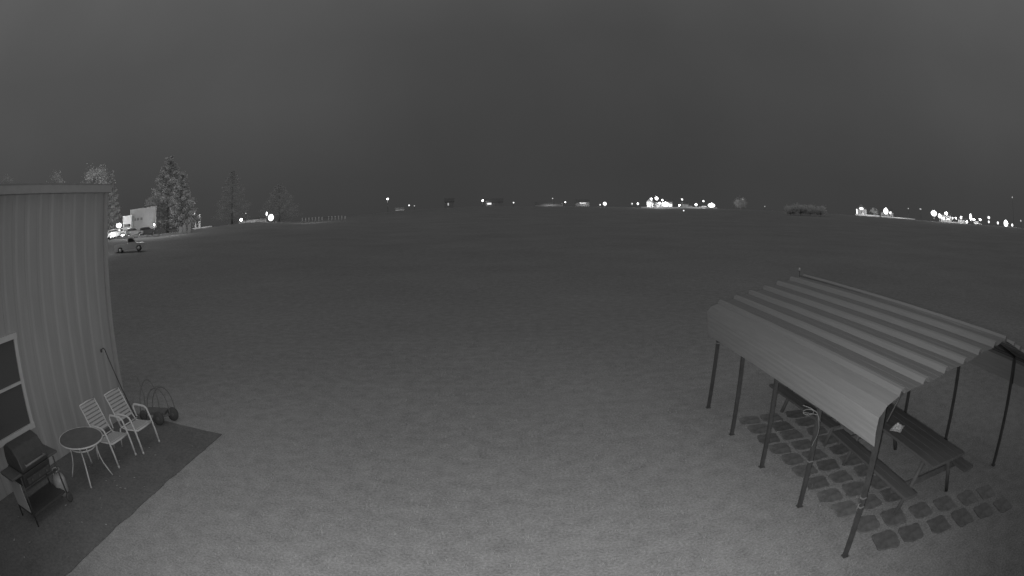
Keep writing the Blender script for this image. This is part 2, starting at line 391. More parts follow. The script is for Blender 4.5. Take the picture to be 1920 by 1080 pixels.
# ------------------------------------------------------------------ leaning cane by the corner
hk = empty('garden_hoe', (-7.35, 8.26, .0), 0, 'thin dark long-handled garden tool leaning against the siding near the corner', 'garden tool')
h1 = MB(); h1.tube([(.0, 0, .02), (-.30, -.16, .95), (-.46, -.24, 1.42)], .014, 8); h1.build('handle', M['pole'], hk)
h2 = MB(); h2.tube([(-.46, -.24, 1.42), (-.475, -.26, 1.50), (-.475, -.32, 1.535), (-.47, -.40, 1.52)], .013, 8); h2.box((-.468, -.41, 1.50), (.03, .05, .06)); h2.build('head', M['pole'], hk)

# ------------------------------------------------------------------ wheeled cart behind the chairs
ct_ = empty('garden_cart', (-6.82, 8.50, .02), R(14), 'dark wheeled garden cart with hooped tube frame behind the chairs', 'cart')
for x, y in ((.10, -.22), (.38, .10)):
    a = MB(); a.lathe([(.05, -.055), (.125, -.05), (.135, -.02), (.135, .02), (.125, .05), (.05, .055)], (x, y, .135), 24, 'Y'); wq = a.build('wheel', M['rubber'], ct_)
    a = MB(); a.lathe([(.02, -.06), (.045, -.062), (.045, .062), (.02, .06)], (x, y, .135), 12, 'Y'); a.build('hub', M['darkplastic'], wq)
a = MB(); a.lathe([(.04, -.04), (.10, -.035), (.10, .035), (.04, .04)], (-.42, .0, .10), 20, 'Y'); a.build('wheel', M['rubber'], ct_)
def hoop(cx, cy, rx, rz, z0, tilt):
    return [(cx+rx*math.cos(a), cy+tilt*math.sin(a), z0+rz*math.sin(a)) for a in [math.pi*i/16 for i in range(17)]]
a = MB(); a.tube(hoop(.02, .02, .31, .50, .14, .10), .012, 6); a.tube(hoop(.10, .20, .31, .47, .14, .12), .012, 6); a.tube(hoop(-.25, .10, .28, .62, .14, .2), .011, 6)
a.tube([(.10, -.22, .135), (.38, .10, .135)], .012, 6); a.tube([(-.42, 0, .14), (.3, 0, .16)], .014, 6); a.tube([(-.34, .02, .14), (-.30, .05, .50), (-.42, .1, .85)], .011, 6)
a.build('frame', mat('cart_tube', .19, .6), ct_)
a = MB(); a.box((-.02, .02, .20), (.55, .34, .06)); a.build('deck', M['darkplastic'], ct_, bevel=.01)

# ------------------------------------------------------------------ carport
cpt = empty('carport', (5.3, 6.8, 0), 0, 'open metal carport with ribbed roof and side skirts on thin posts', 'carport')
OX, OY = 5.3, 6.8
NEAR = [(3.12, 1.555), (3.09, 1.84), (3.18, 1.94), (3.33, 1.995), (5.72, 2.27), (7.27, 1.80), (7.38, 1.73), (7.45, 1.62), (7.45, 1.32)]
FAR = [(3.28, 1.375), (3.245, 1.77), (3.315, 1.855), (3.44, 1.895), (5.30, 2.335), (7.00, 1.93), (7.12, 1.87), (7.2, 1.78), (7.2, 1.42)]
YN, YF = 3.66, 9.75
def rprofile(K):
    out = []
    segs = [(0, 1, 10), (1, 2, 3), (2, 3, 3), (3, 4, 0), (4, 5, 0), (5, 6, 3), (6, 7, 3), (7, 8, 8)]
    for a, b_, n_ in segs:
        p, q = Vector(K[a]), Vector(K[b_]); d = q-p; nrm = Vector((-d.y, d.x)).normalized()
        if n_:
            for i in range(n_):
                t = i/n_; bump = 0
                if n_ >= 8: bump = .0016*(1 if i % 2 else 0)
                out.append(p+d*t+nrm*bump)
        else:
            Lg = d.length; NR = 6 if a == 3 else 5
            for i in range(NR):
                t0 = (i+.04)/NR
                for dt, hgt in ((0, 0), (.014, .052), (.034, .056), (.042, 0), (.080, 0), (.084, .005), (.089, 0), (.118, 0), (.122, .005), (.127, 0)):
                    out.append(p+d*min(1, t0+dt*6/NR*1.0)+nrm*hgt)
    out.append(Vector(K[-1])); return out
pN, pF = rprofile(NEAR), rprofile(FAR); n = len(pN)
rm = MB(); ST = 24; vs = []
for j in range(ST+1):
    t = j/ST
    for i in range(n):
        q = pN[i].lerp(pF[i], t); wob = .004*noise.noise(Vector((i*.15, t*9, 0)))
        yy = YN+(YF-YN)*t
        if j == 0: yy += .03*math.sin(i*.35)*.5
        vs.append((q.x-OX, yy-OY, q.y+wob))
SK = (10, n-9)
def sub(i0, i1):
    mb = MB(); k = i1-i0+1; mb.add([vs[j*n+i] for j in range(ST+1) for i in range(i0, i1+1)], [(j*k+i, j*k+i+1, (j+1)*k+i+1, (j+1)*k+i) for j in range(ST) for i in range(k-1)]); return mb
rm = sub(SK[0], SK[1])
M['skirt'] = mat('side_panel_sheet', .44, .5, .10, 5, stretch=(4, .25, 9), metallic=.1, spec=.35)  # lighter than the roof sheet, to carry the skirt's lit tone
for i0, i1 in ((0, SK[0]), (SK[1], n-1)):
    q = sub(i0, i1).build('side_skirt', M['skirt'], cpt); q.modifiers.new('gauge', 'SOLIDIFY').thickness = .003
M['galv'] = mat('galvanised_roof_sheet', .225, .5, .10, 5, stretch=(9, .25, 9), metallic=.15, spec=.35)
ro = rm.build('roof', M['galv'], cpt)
M['litsheet'] = mat('lit_roof_sheet', .335, .45, .08, 5, stretch=(9, .25, 9), metallic=.15, spec=.35); ro.data.materials.append(M['litsheet'])
kk = SK[1]-SK[0]+1
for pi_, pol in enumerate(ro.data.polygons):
    c = pi_ % (kk-1)+SK[0]          # ribs and rolled eaves painted lighter as lit faces, pans darker as shade
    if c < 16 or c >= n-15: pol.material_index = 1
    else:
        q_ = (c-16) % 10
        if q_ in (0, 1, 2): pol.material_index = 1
so_ = ro.modifiers.new('gauge', 'SOLIDIFY'); so_.thickness = .004; so_.offset = 0
rc = MB(); rc.tube([(NEAR[4][0]-OX, YN-.01-OY, NEAR[4][1]-.012), (FAR[4][0]-OX, YF+.01-OY, FAR[4][1]-.012)], .028, 8); rc.build('ridge_cap', M['galv'], cpt)
PB = [(3.43, 9.87), (3.41, 8.39), (3.42, 6.93), (3.46, 5.48), (3.49, 3.99)]
PF_ = [(7.0, 9.95), (7.02, 8.6), (7.08, 7.38), (7.2, 5.86), (7.36, 4.25)]
def lerpP(i, y):
    t = min(1, max(0, (y-YN)/(YF-YN))); a, b_ = Vector(NEAR[i]), Vector(FAR[i]); return a.lerp(b_, t)
posts = []
for side_, lst in ((0, PB), (1, PF_)):
    for (x, y) in lst:
        pm_ = MB(); tz = lerpP(3 if side_ == 0 else 5, y)
        tx = tz.x+(.02 if side_ == 0 else -.02); topx = x*.45+tx*.55
        ty = min(YF-.05, max(YN+.1, y)); zb = -.05
        P0 = Vector((x-OX, y-OY, zb)); P1 = Vector((tx+(.05 if side_ == 0 else -.05)-OX, ty-OY, tz.y-.05))
        d = (P1-P0); up = d.normalized(); a_ = Vector((1, 0, 0)); a_ = (a_-up*a_.dot(up)).normalized(); b2 = up.cross(a_); h = .028
        vv = [P+a_*sx*h+b2*sy*h for P in (P0, P1) for sx, sy in ((-1, -1), (1, -1), (1, 1), (-1, 1))]
        pm_.add(vv, [(3, 2, 1, 0), (4, 5, 6, 7), (0, 1, 5, 4), (1, 2, 6, 5), (2, 3, 7, 6), (3, 0, 4, 7)])
        pm_.box((P0.x, P0.y, .012), (.085, .085, .012))
        po = pm_.build('post', M['pole'], cpt); posts.append((po, P0, P1))
# rafters under the sheet
for (x, y), (x2_, y2_) in zip(PB, PF_):
    ym = min(YF-.06, max(YN+.12, y)); k = [lerpP(i, ym) for i in (3, 4, 5)]
    rr = MB(); rr.tube([(k[0].x+.02-OX, ym-OY, k[0].y-.05), (k[1].x-OX, ym-OY, k[1].y-.045), (k[2].x-.02-OX, min(YF-.06, max(YN+.12, y2_))-OY, k[2].y-.05)], .022, 6); rr.build('rafter', M['pole'], cpt)
for side_ in (3, 5):
    a, b_ = lerpP(side_, YN+.1), lerpP(side_, YF-.1); rr = MB(); rr.tube([(a.x-OX, YN+.1-OY, a.y-.06), (b_.x-OX, YF-.1-OY, b_.y-.06)], .022, 6); rr.build('eave_rail', M['pole'], cpt)
for yy_, (x, y), (x2_, y2_) in ((0, PB[4], PF_[4]), (0, PB[0], PF_[0])):
    ym = min(YF-.06, max(YN+.12, y)); k3_, k5_, k4_ = lerpP(3, ym), lerpP(5, ym), lerpP(4, ym)
    br = MB(); br.tube([(x+.03-OX, y-OY, 1.62), (k3_.x+.42-OX, ym-OY, k3_.y+.0)], .012, 6); br.build('knee_brace', M['pole'], cpt)
    br = MB(); br.tube([(x2_-.06-OX, y2_-OY, 1.35), (k5_.x-.45-OX, ym-OY, k5_.y+.06)], .012, 6); br.build('knee_brace', M['pole'], cpt)
# pale wraps of tape on the posts
for idx, zs in ((4, (.68, .79)), (3, (.66,)), (0, (1.22,))):
    po, P0, P1 = posts[idx]
    for z in zs:
        t = (z-P0.z)/(P1.z-P0.z); c_ = P0.lerp(P1, t); tb_ = MB(); tb_.box(c_, (.064, .064, .018), rz=.1); tb_.build('tape_band', M['tape'], po)
# ragged loop of pale cord on the second post
po, P0, P1 = posts[3]
cA = P0.lerp(P1, .665)+Vector((OX, OY, 0)); lf = Vector((-.85, .53, 0)); tw = Vector((-.53, -.85, 0))
cb = MB(); pts = []
for i in range(44):
    t = i/43
    if t < .45:
        a = t/.45*2*math.pi; pts.append(cA+lf*(.15+.075*math.cos(a))+tw*.05+Vector((0, 0, .035*math.sin(a)+.05)))
    else:
        k = (t-.45)/.55; pts.append(cA+lf*(.02-.06*math.sin(k*3.1))+tw*.06+Vector((0, 0, .03-.40*k+.01*math.sin(k*17))))
cb.tube(pts, .0045, 6)
cb.tube([cA+lf*.24+tw*.05+Vector((0, 0, .13)), cA+lf*.13+tw*.05+Vector((0, 0, .10)), cA+lf*.03+tw*.055+Vector((0, 0, .05)), cA-lf*.04+tw*.06+Vector((0, 0, -.06))], .0055, 6)
tag(cb.build('cord', M['tape']), 'pale looped cord hanging from the second nearest carport post', 'cord')
# tape tail
cb = MB(); c5 = posts[4][1].lerp(posts[4][2], .40)+Vector((OX, OY, 0)); cb.tube([(c5.x-.035, c5.y-.035, c5.z), (c5.x-.09, c5.y-.05, c5.z+.015), (c5.x-.10, c5.y-.05, c5.z-.05), (c5.x-.06, c5.y-.05, c5.z-.10)], .007, 6, .3)
tag(cb.build('ribbon', M['tape']), 'scrap of pale ribbon tied around the nearest carport post', 'ribbon')

# ------------------------------------------------------------------ picnic tables
def picnic(name, x, y0, y1, rz, label):
    yc = (y0+y1)/2; Ln = y1-y0
    rt = empty(name, (x, yc, 0), rz, label, 'picnic table', 'picnic tables under the carport')
    t = MB()
    for i in range(5): t.box((-.31+i*.155, 0, .745), (.147, Ln, .038))
    t.build('table_top', M['wood'], rt, bevel=.004)
    for s in (-1, 1):
        b = MB(); b.box((s*.70-.062, 0, .44), (.118, Ln, .038)); b.box((s*.70+.062, 0, .44), (.118, Ln, .038)); b.build('bench', M['wood'], rt, bevel=.004)
        for e_ in (-1, 1):
            l = MB(); l.tube([(s*.30, e_*(Ln/2-.35), .72), (s*.62, e_*(Ln/2-.35), .0)], .045, 4); l.build('leg', M['wood'], rt)
    for e_ in (-1, 1):
        b = MB(); b.box((0, e_*(Ln/2-.35)+.06, .40), (1.62, .038, .09)); b.build('cross_beam', M['wood'], rt)
    return rt
picnic('picnic_table', 5.28, 4.02, 6.62, R(-2.5), 'dark wooden picnic table at the near end of the carport, white bag on it')
picnic('picnic_table', 5.36, 6.82, 9.42, R(1), 'dark wooden picnic table at the far end under the carport roof')
bgm = MB(); rng = random.Random(3)
vs = []; NB = 12
for j in range(NB+1):
    for i in range(NB+1):
        u_, v_ = i/NB-.5, j/NB-.5; rad = math.hypot(u_, v_)*2; ed = max(0, 1-rad**2)
        a = math.atan2(v_, u_)
        k = .9+.25*noise.noise(Vector((math.cos(a)*1.7, math.sin(a)*1.7, 2)))
        vs.append((u_*.30*k, v_*.22*k, .012+.07*ed*(.6+noise.noise(Vector((u_*7, v_*7, 0))))))
bgm.add(vs, [(j*(NB+1)+i, j*(NB+1)+i+1, (j+1)*(NB+1)+i+1, (j+1)*(NB+1)+i) for j in range(NB) for i in range(NB)])
q = bgm.build('crumpled_bag', M['cloth'], loc=(5.12, 5.46, .766)); q.rotation_euler.z = .6; q.modifiers.new('s', 'SOLIDIFY').thickness = .004
tag(q, 'crumpled white bag lying on the dark picnic table', 'bag')

# ------------------------------------------------------------------ pavers
ORD = ['first', 'second', 'third', 'fourth', 'fifth', 'sixth', 'seventh', 'eighth', 'ninth', 'tenth', 'eleventh', 'twelfth', 'thirteenth']
COL = ['lawn-side column', 'second column from the lawn', 'third column from the lawn', 'fourth column from the lawn', 'fifth column from the lawn', 'column farthest from the lawn']
rng = random.Random(11)
rows = [[(4.16, 3.93), (4.60, 3.82), (5.10, 3.67), (5.57, 3.50), (6.05, 3.32), (6.49, 3.14)], [(4.12, 4.48), (4.57, 4.35), (5.09, 4.20), (5.55, 4.04), (6.05, 3.86), (6.49, 3.70)]]
for k in range(9):
    y = 5.02+k*.485; rows.append([(4.03-.01*k, y), (4.47-.01*k, y-.05), (4.93, y-.10)])
for ri, row in enumerate(rows):
    for ci, (x, y) in enumerate(row):
        pv = MB(); hx, hy = .192+rng.uniform(-.012, .012), .212+rng.uniform(-.015, .012)
        pts = []
        NP = 28
        for i in range(NP):
            a = 2*math.pi*i/NP+math.pi/4; c_, s_ = math.cos(a), math.sin(a); e_ = .42
            px_, py_ = hx*abs(c_)**e_*math.copysign(1, c_), hy*abs(s_)**e_*math.copysign(1, s_)
            wv = 1+.16*noise.noise(Vector((px_*9+x*3, py_*9+y*3, 1)))
            pts.append((px_*wv, py_*wv))
        tz_ = .014+rng.uniform(-.004, .006)
        pv.add([(a, b_, -.03) for a, b_ in pts]+[(a*.99, b_*.99, tz_-.004) for a, b_ in pts]+[(a*.95, b_*.95, tz_) for a, b_ in pts],
               [tuple(range(NP))[::-1], tuple(range(2*NP, 3*NP))]+[(k0*NP+i, k0*NP+(i+1) % NP, (k0+1)*NP+(i+1) % NP, (k0+1)*NP+i) for k0 in (0, 1) for i in range(NP)])
        o = pv.build('paver', M['paver' if ri == 0 else ('paver2' if ri == 1 or (ri*3+ci) % 4 == 0 else 'paver3')], loc=(x+rng.uniform(-.012, .012), y, 0)); o.rotation_euler.z = rng.uniform(-.12, .12)-(.25 if ri < 2 else .08)
        tag(o, 'dark square paver in the %s row from the near end, %s' % (ORD[ri], COL[ci]), 'paver', 'pavers under the carport')
# litter of soil and stones between the pavers
# thin marker rod beyond the carport
q = at(1499, 521, 17); mz = at(1499, 503, 17).z
rd = empty('marker_post', (q.x, q.y, gz(q.x, q.y)), 0, 'thin upright marker post showing above the carport ridge', 'post')
a = MB(); a.tube([(0, 0, -.05), (0, 0, mz-rd.location.z-.04)], .012, 6); a.build('rod', M['pole'], rd)
a = MB(); a.lathe([(.012, 0), (.03, .01), (.03, .07), (.012, .085)], (0, 0, mz-rd.location.z-.07), 10); a.build('reflector', M['lens'], rd)

# ================================================================== FAR THINGS
def gp_(px, D, py=420):
    q = at(px, py, D); return Vector((q.x, q.y, gz(q.x, q.y)))
def face_cam(p): return math.atan2(-p.x, p.y)  # local -Y towards the camera
def light(name, loc, e, r=.3, parent=None):
    l = bpy.data.lights.new(name, 'POINT'); l.energy = e; l.shadow_soft_size = r
    o = bpy.data.objects.new(name, l); C.objects.link(o); o.location = loc
    if parent: o.parent = parent
    return o
def lamp(px, py, D, r, label, e=0, glow='lampglow', group='lamps lit across the far field', sq=(1, 1, 1), cat='lamp'):
    top = at(px, py, D); b0 = gz(top.x, top.y); H = max(.5, top.z-b0)
    if D > 220: r = r*(1.42 if px > 1740 else 1.28)
    rt = empty('yard_lamp', (top.x, top.y, b0), face_cam(top), label, cat, group)
    a = MB(); a.tube([(0, .12, -.3), (0, .12, max(.1, H-r*sq[2]*.5))], [.09, .06], 8); a.build('pole', M['pole'], rt)
    a = MB(); a.lathe([(r*.5, 0), (r*.35, r*.12), (r*.1, r*.18)], (0, 0, H+r*sq[2]*.97), 12); a.build('lamp_hood', M['fascia'], rt)
    a = MB(); a.sphere((0, 0, H), r, 10, sq); a.build('lamp_globe', M[glow], rt)
    if e: light('lamp_light', (0, -r*1.6, H), e, .25, rt)
    return rt
def house(px0, px1, D, wall_h, label, matw='farwhite', lit=(), roof_h=1.2, depth=7, cat='building', door=True, name='farm_building', rot=0, ridge='x'):
    a_, b_ = gp_(px0, D), gp_(px1, D); c_ = (a_+b_)/2; wd = (b_-a_).length
    z0 = min(gz(a_.x, a_.y), gz(b_.x, b_.y))-.1
    rt = empty(name, (c_.x, c_.y, z0), face_cam(c_)+rot, label, cat)
    w_ = MB(); w_.box((0, depth/2, wall_h/2), (wd, depth, wall_h)); w_.build('wall', M[matw], rt)
    r_ = MB(); o_ = .3
    if ridge == 'x':
        r_.add([(-wd/2-o_, -o_, wall_h), (wd/2+o_, -o_, wall_h), (wd/2+o_, depth+o_, wall_h), (-wd/2-o_, depth+o_, wall_h), (-wd/2-o_, depth/2, wall_h+roof_h), (wd/2+o_, depth/2, wall_h+roof_h)], [(0, 1, 5, 4), (2, 3, 4, 5), (1, 2, 5), (3, 0, 4), (3, 2, 1, 0)])
    else:
        r_.add([(-wd/2-o_, -o_, wall_h), (wd/2+o_, -o_, wall_h), (wd/2+o_, depth+o_, wall_h), (-wd/2-o_, depth+o_, wall_h), (0, -o_, wall_h+roof_h), (0, depth+o_, wall_h+roof_h)], [(1, 2, 5, 4), (3, 0, 4, 5), (0, 1, 4), (2, 3, 5), (3, 2, 1, 0)])
    r_.build('roof', M['farroof'], rt)
    for (u, v, ww, hh, kind) in lit:
        f = MB(); f.box((u*wd, -.04, v), (ww, .09, hh)); f2 = f.build('window', M['fargrey'], rt)
        p_ = MB(); p_.box((u*wd, -.10, v), (ww*.86, .04, hh*.86)); p_.build('pane', M[kind], f2)
    if door:
        d_ = MB(); d_.box((wd*.18, -.05, 1.0), (1.0, .10, 2.0)); d_.build('door', M['fargrey'], rt)
    return rt
def tree(px, pyt, D, wpx, label, kind='round', matl='leaf', nleaf=5200, seed=1, LS=1.0, cat='tree', group='trees around the far yards', rmin=None):
    top = at(px, pyt, D); b0 = gz(top.x, top.y); H = top.z-b0
    wid = wpx/ (13.5 if px < 420 else 18) * math.pi/180 * D
    rt = empty('pine_tree' if kind == 'pine' else 'broadleaf_tree', (top.x, top.y, b0), 0, label, cat, group)
    rn = random.Random(seed)
    tr = MB(); tr.tube([(0, 0, -.3), (.05, .05, H*.5), (.0, .0, H*.93)], [H*.022, H*.014, H*.003], 8)
    limbs = []
    if kind == 'pine':
        nb = 64
        for i in range(nb):
            t = .04+.94*(i/nb); a = i*2.4+rn.uniform(-.3, .3); env = (1-t)**.72*(.85+.3*rn.random())
            Lb = wid/2*env+.15; zz = H*t; e = Vector((math.cos(a)*Lb, math.sin(a)*Lb, zz+Lb*.18)); s0 = Vector((0, 0, zz)); limbs.append((s0, e, max(.35, Lb*.30)))
            tr.tube([s0, s0.lerp(e, .5)+Vector((0, 0, -.04*Lb)), e], [.05, .035, .015], 5)
    else:
        for i in range(30):
            t = .30+.66*rn.random(); a = i*2.4; env = math.sin(min(1, (t-.2)/.8)*math.pi*.92)**.6
            Lb = wid/2*env*(.7+.35*rn.random()); zz = H*t; e = Vector((math.cos(a)*Lb, math.sin(a)*Lb, zz)); s0 = Vector((0, 0, max(H*.2, zz-Lb*.7))); limbs.append((s0, e, wid*.17*(.7+.6*rn.random())))
            tr.tube([s0, e], [.08, .03], 5)
    tr.build('trunk', M['bark'], rt)
    nleaf = int(nleaf*1.9)
    cr_ = MB(); vs = []; fs = []
    for i in range(nleaf):
        s0, e, rad = limbs[rn.randrange(len(limbs))]
        if kind == 'pine':
            t = rn.random()**.6; c_ = s0.lerp(e, .15+.9*t)+Vector((rn.gauss(0, 1), rn.gauss(0, 1), rn.gauss(0, .55)))*rad*.45*(1.15-t*.6)
        else:
            c_ = e+Vector((rn.gauss(0, 1), rn.gauss(0, 1), rn.gauss(0, .8)))*rad*.55
        sz = (.12+.13*rn.random())*LS
        u = Vector((rn.gauss(0, 1), rn.gauss(0, 1), rn.gauss(0, 1))).normalized(); v = u.cross(Vector((rn.gauss(0, 1), rn.gauss(0, 1), rn.gauss(0, 1)))).normalized()
        k = len(vs); vs += [c_+u*sz, c_+v*sz*.6, c_-u*sz, c_-v*sz*.6]; fs.append((k, k+1, k+2, k+3))
    cr_.v = [tuple(v) for v in vs]; cr_.f = fs; cr_.sm = [False]*len(fs)
    cr_.build('crown', M[matl], rt)
    return rt
def car(px, D, label, kind='suv', length=4.7, paint='car', rz=0, lamps=None, dz=0, group='vehicles parked in the far yard', cat='car'):
    p = gp_(px, D); rt = empty('parked_pickup' if kind == 'pickup' else 'parked_car', (p.x, p.y, p.z+dz), face_cam(p)+rz, label, cat, group)
    Lh = length/2; W_ = .88
    low = [(-Lh, .35), (-Lh*.62-.38, .35), (-Lh*.62-.30, .62), (-Lh*.62, .72), (-Lh*.62+.30, .62), (-Lh*.62+.38, .35), (Lh*.62-.38, .35), (Lh*.62-.30, .62), (Lh*.62, .72), (Lh*.62+.30, .62), (Lh*.62+.38, .35), (Lh, .38), (Lh+.02, .62), (Lh-.05, .86), (Lh*.45, .98)]
    if kind == 'pickup': low += [(Lh*.42, 1.0), (-Lh*.15, 1.0), (-Lh*.16, 1.02), (-Lh, 1.02)]
    else: low += [(-Lh*.9, 1.02), (-Lh, .9)]
    b = MB(); b.prism(low, -W_, W_); b.build('body', M[paint], rt, bevel=.04)
    c_ = MB()
    cab = [(-Lh*.12, 1.0), (Lh*.44, .98), (Lh*.22, 1.62), (Lh*.02, 1.70), (-Lh*.10, 1.66)] if kind == 'pickup' else [(-Lh*.95, 1.0), (Lh*.44, .98), (Lh*.18, 1.58), (-Lh*.35, 1.66), (-Lh*.82, 1.58)]
    c_.prism(cab, -W_*.86, W_*.86); cb_ = c_.build('cab', M[paint], rt, bevel=.05)
    w_ = MB(); cx = sum(q[0] for q in cab)/5; cz = 1.32
    w_.prism([(cx+(x-cx)*.84, cz+(z-cz)*.62) for x, z in cab], -W_*.875, W_*.875); w_.build('window', M['carglass'], cb_)
    for x in (-Lh*.62, Lh*.62):
        for s in (-1, 1):
            t = MB(); t.lathe([(.20, -.10), (.33, -.10), (.34, -.05), (.34, .05), (.33, .10), (.20, .10)], (x, s*(W_-.10), .34), 18, 'Y'); wq = t.build('wheel', M['rubber'], rt)
            t = MB(); t.lathe([(.05, -.108), (.19, -.104), (.19, .104), (.05, .108)], (x, s*(W_-.10), .34), 12, 'Y'); t.build('rim', M['chrome'], wq)
    for s in (-1, 1):
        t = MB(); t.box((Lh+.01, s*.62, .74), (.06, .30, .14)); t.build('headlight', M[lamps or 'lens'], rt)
        t = MB(); t.box((-Lh-.01, s*.70, .80), (.05, .16, .20)); t.build('tail_light', M['lens'], rt)
    return rt

# ---- left yard: truck, trailer, cars, trees
# road strip and lit apron
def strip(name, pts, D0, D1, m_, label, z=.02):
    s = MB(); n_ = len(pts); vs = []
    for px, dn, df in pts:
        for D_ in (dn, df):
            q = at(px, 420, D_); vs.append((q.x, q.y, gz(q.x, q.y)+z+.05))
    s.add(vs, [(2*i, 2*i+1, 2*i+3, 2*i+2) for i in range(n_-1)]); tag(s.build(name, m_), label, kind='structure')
import functools
dens = lambda x0, x1, k, dn, df: [(x0+(x1-x0)*i/k, dn, df) for i in range(k+1)]
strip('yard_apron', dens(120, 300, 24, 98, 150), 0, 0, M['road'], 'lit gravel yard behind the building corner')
# box trailer
ta, tb2 = gp_(244, 116), gp_(293, 116); tcn = (ta+tb2)/2; TL = (tb2-ta).length
zt = at(270, 392, 116).z; z0 = gz(tcn.x, tcn.y)
trl = empty('box_trailer', (tcn.x, tcn.y, z0), face_cam(tcn), 'long pale box trailer lit by yard lamps, partly behind the tall pine', 'trailer')
HT = zt-z0+.25
a = MB(); a.box((0, 1.25, (HT+1.1)/2), (TL, 2.5, HT-1.1)); bx_ = a.build('box', mat('trailer_side', .42, .5, .06, 1.0), trl)
a = MB()
for i in range(13): a.box((-TL/2+.3+i*(TL-.6)/12, -.02, (HT+1.1)/2), (.05, .04, HT-1.25))
a.build('side_rail', M['fargrey'], bx_)
a = MB(); rn = random.Random(5)
x = -TL*.30
for wd_ in (.5, .35, .6, .3, .5): a.box((x, -.035, HT*.62), (wd_*.75, .02, .5)); x += wd_
a.build('lettering', M['farroof'], bx_)
a = MB(); a.box((0, 1.25, .95), (TL*.98, 1.0, .25)); a.build('chassis', M['black'], trl)
for x in (TL*.30, TL*.40):
    a = MB(); a.lathe([(.2, -.3), (.5, -.3), (.5, .3), (.2, .3)], (x, .35, .5), 18, 'Y'); a.build('wheel', M['rubber'], trl)
# semi truck in front of the trailer, seen from the front quarter
tp = gp_(237, 112); TS = empty('semi_truck', (tp.x, tp.y, gz(tp.x, tp.y)), face_cam(tp)-R(8), 'white semi truck with bright cab standing in front of the pale trailer', 'truck')
s_ = 1.0
hz_ = at(237, 403, 112).z-TS.location.z
a = MB(); a.box((0, 2.6, hz_*.58), (2.3, 2.2, hz_*.80)); a.build('cab', M['farwhite'], TS, bevel=.1)
a = MB(); a.box((0, .75, 1.15), (1.9, 1.5, 1.3), taper=.93); a.build('hood', M['fargrey'], TS, bevel=.1)
a = MB(); a.box((0, -.03, 1.1), (1.1, .06, .95)); gr2 = a.build('grille', M['fascia'], TS)
a = MB(); a.box((0, 1.47, hz_*.52), (1.7, .06, .55)); a.build('windshield', M['carglass'], TS)
a = MB(); a.box((0, .0, .45), (2.2, .25, .32)); a.build('bumper', M['chrome'], TS, bevel=.03)
for s in (-1, 1):
    a = MB(); a.box((s*.80, -.02, 1.0), (.28, .08, .25)); a.build('headlight', M['lens'], TS)
    a = MB(); a.tube([(s*1.3, 2.4, .8), (s*1.3, 2.4, hz_*1.0)], .09, 8); a.build('exhaust_stack', M['chrome'], TS)
    a = MB(); a.lathe([(.2, -.18), (.5, -.18), (.5, .18), (.2, .18)], (s*.95, .9, .5), 18, 'X'); a.build('wheel', M['rubber'], TS)
    a = MB(); a.lathe([(.2, -.3), (.5, -.3), (.5, .3), (.2, .3)], (s*.85, 3.4, .5), 18, 'X'); a.build('wheel', M['rubber'], TS)
lp = at(240, 415, 108); light('yard_light', (lp.x+1, lp.y-1.5, TS.location.z+4.2), 900, .3)
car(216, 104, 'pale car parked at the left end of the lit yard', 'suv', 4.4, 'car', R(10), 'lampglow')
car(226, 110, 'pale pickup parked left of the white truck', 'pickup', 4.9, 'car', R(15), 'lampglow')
car(252, 105, 'grey sedan parked before the pale trailer wheels', 'suv', 4.3, 'car', R(-4))
car(277, 106, 'dark hatchback with a shining roof below the trailer', 'suv', 4.4, 'cardark', R(0))
lamp(223, 423, 107, .55, 'lamp glowing among the parked cars left of the truck', 700, sq=(1.3, 1, .8))
lamp(213, 440, 103, .30, 'low lamp glowing between the leftmost parked cars', 200, sq=(1.8, 1, .6))
lamp(230, 441, 101, .26, 'low lamp glowing in front of the white truck bumper', 200, sq=(1.9, 1, .6))
lamp(289, 421, 114, .22, 'small square lamp at the tail of the trailer', 150)
car(243, 66, 'silver pickup parked alone on the dark grass near the building corner', 'pickup', 4.6, 'car', R(-6), group='vehicles parked in the far yard', cat='pickup truck')
q = at(243, 440, 66); light('pickup_yard_light', (q.x-3, q.y-7, q.z+3.0), 300, .4)
# kerb lines/low planter pieces beyond the pickup
for i, (x0, x1, py, D_, lb) in enumerate([(206, 262, 447, 100, 'long pale kerb running from the building corner'), (263, 276, 444, 101, 'short pale kerb stone right of the long kerb'), (286, 297, 443, 102, 'short pale kerb beside the trailer'), (302, 320, 441, 103, 'pale kerb beneath the tall pine'), (328, 336, 438, 104, 'shortest pale kerb left of the cabinets')]):
    a_, b_ = gp_(x0, D_), gp_(x1, D_); c_ = (a_+b_)/2; q = MB(); q.box((0, 0, .1), ((b_-a_).length, .5, .3)); o = q.build('kerb_stone', M['concrete'], loc=(c_.x, c_.y, gz(c_.x, c_.y)), bevel=.04); o.rotation_euler.z = math.atan2(b_.y-a_.y, b_.x-a_.x)
    tag(o, lb, 'kerb', 'kerb pieces along the yard')
tree(319, 291, 125, 86, 'tallest pine tree, rising over the trailer', 'pine', nleaf=11000, seed=2, LS=1.15)
tree(343, 320, 119, 50, 'pine tree close behind the right side of the tallest pine', 'pine', nleaf=7000, seed=3, LS=1.15)
tree(209, 318, 124, 46, 'slender tree just right of the building roofline', 'pine', nleaf=5000, seed=4, matl='leafdark')
tree(176, 319, 122, 50, 'rounded bright tree showing over the roof near its right end', 'round', nleaf=4200, seed=5)
tree(103, 325, 128, 42, 'rounded tree crown showing over the middle of the roof', 'round', nleaf=3500, seed=6)
tree(16, 332, 132, 34, 'faint treetop over the left end of the roof', 'round', nleaf=2500, seed=8, matl='leafdark')
tree(437, 318, 190, 78, 'faint broad pine right of the two large pines', 'pine', nleaf=3800, seed=9, matl='leafdark')
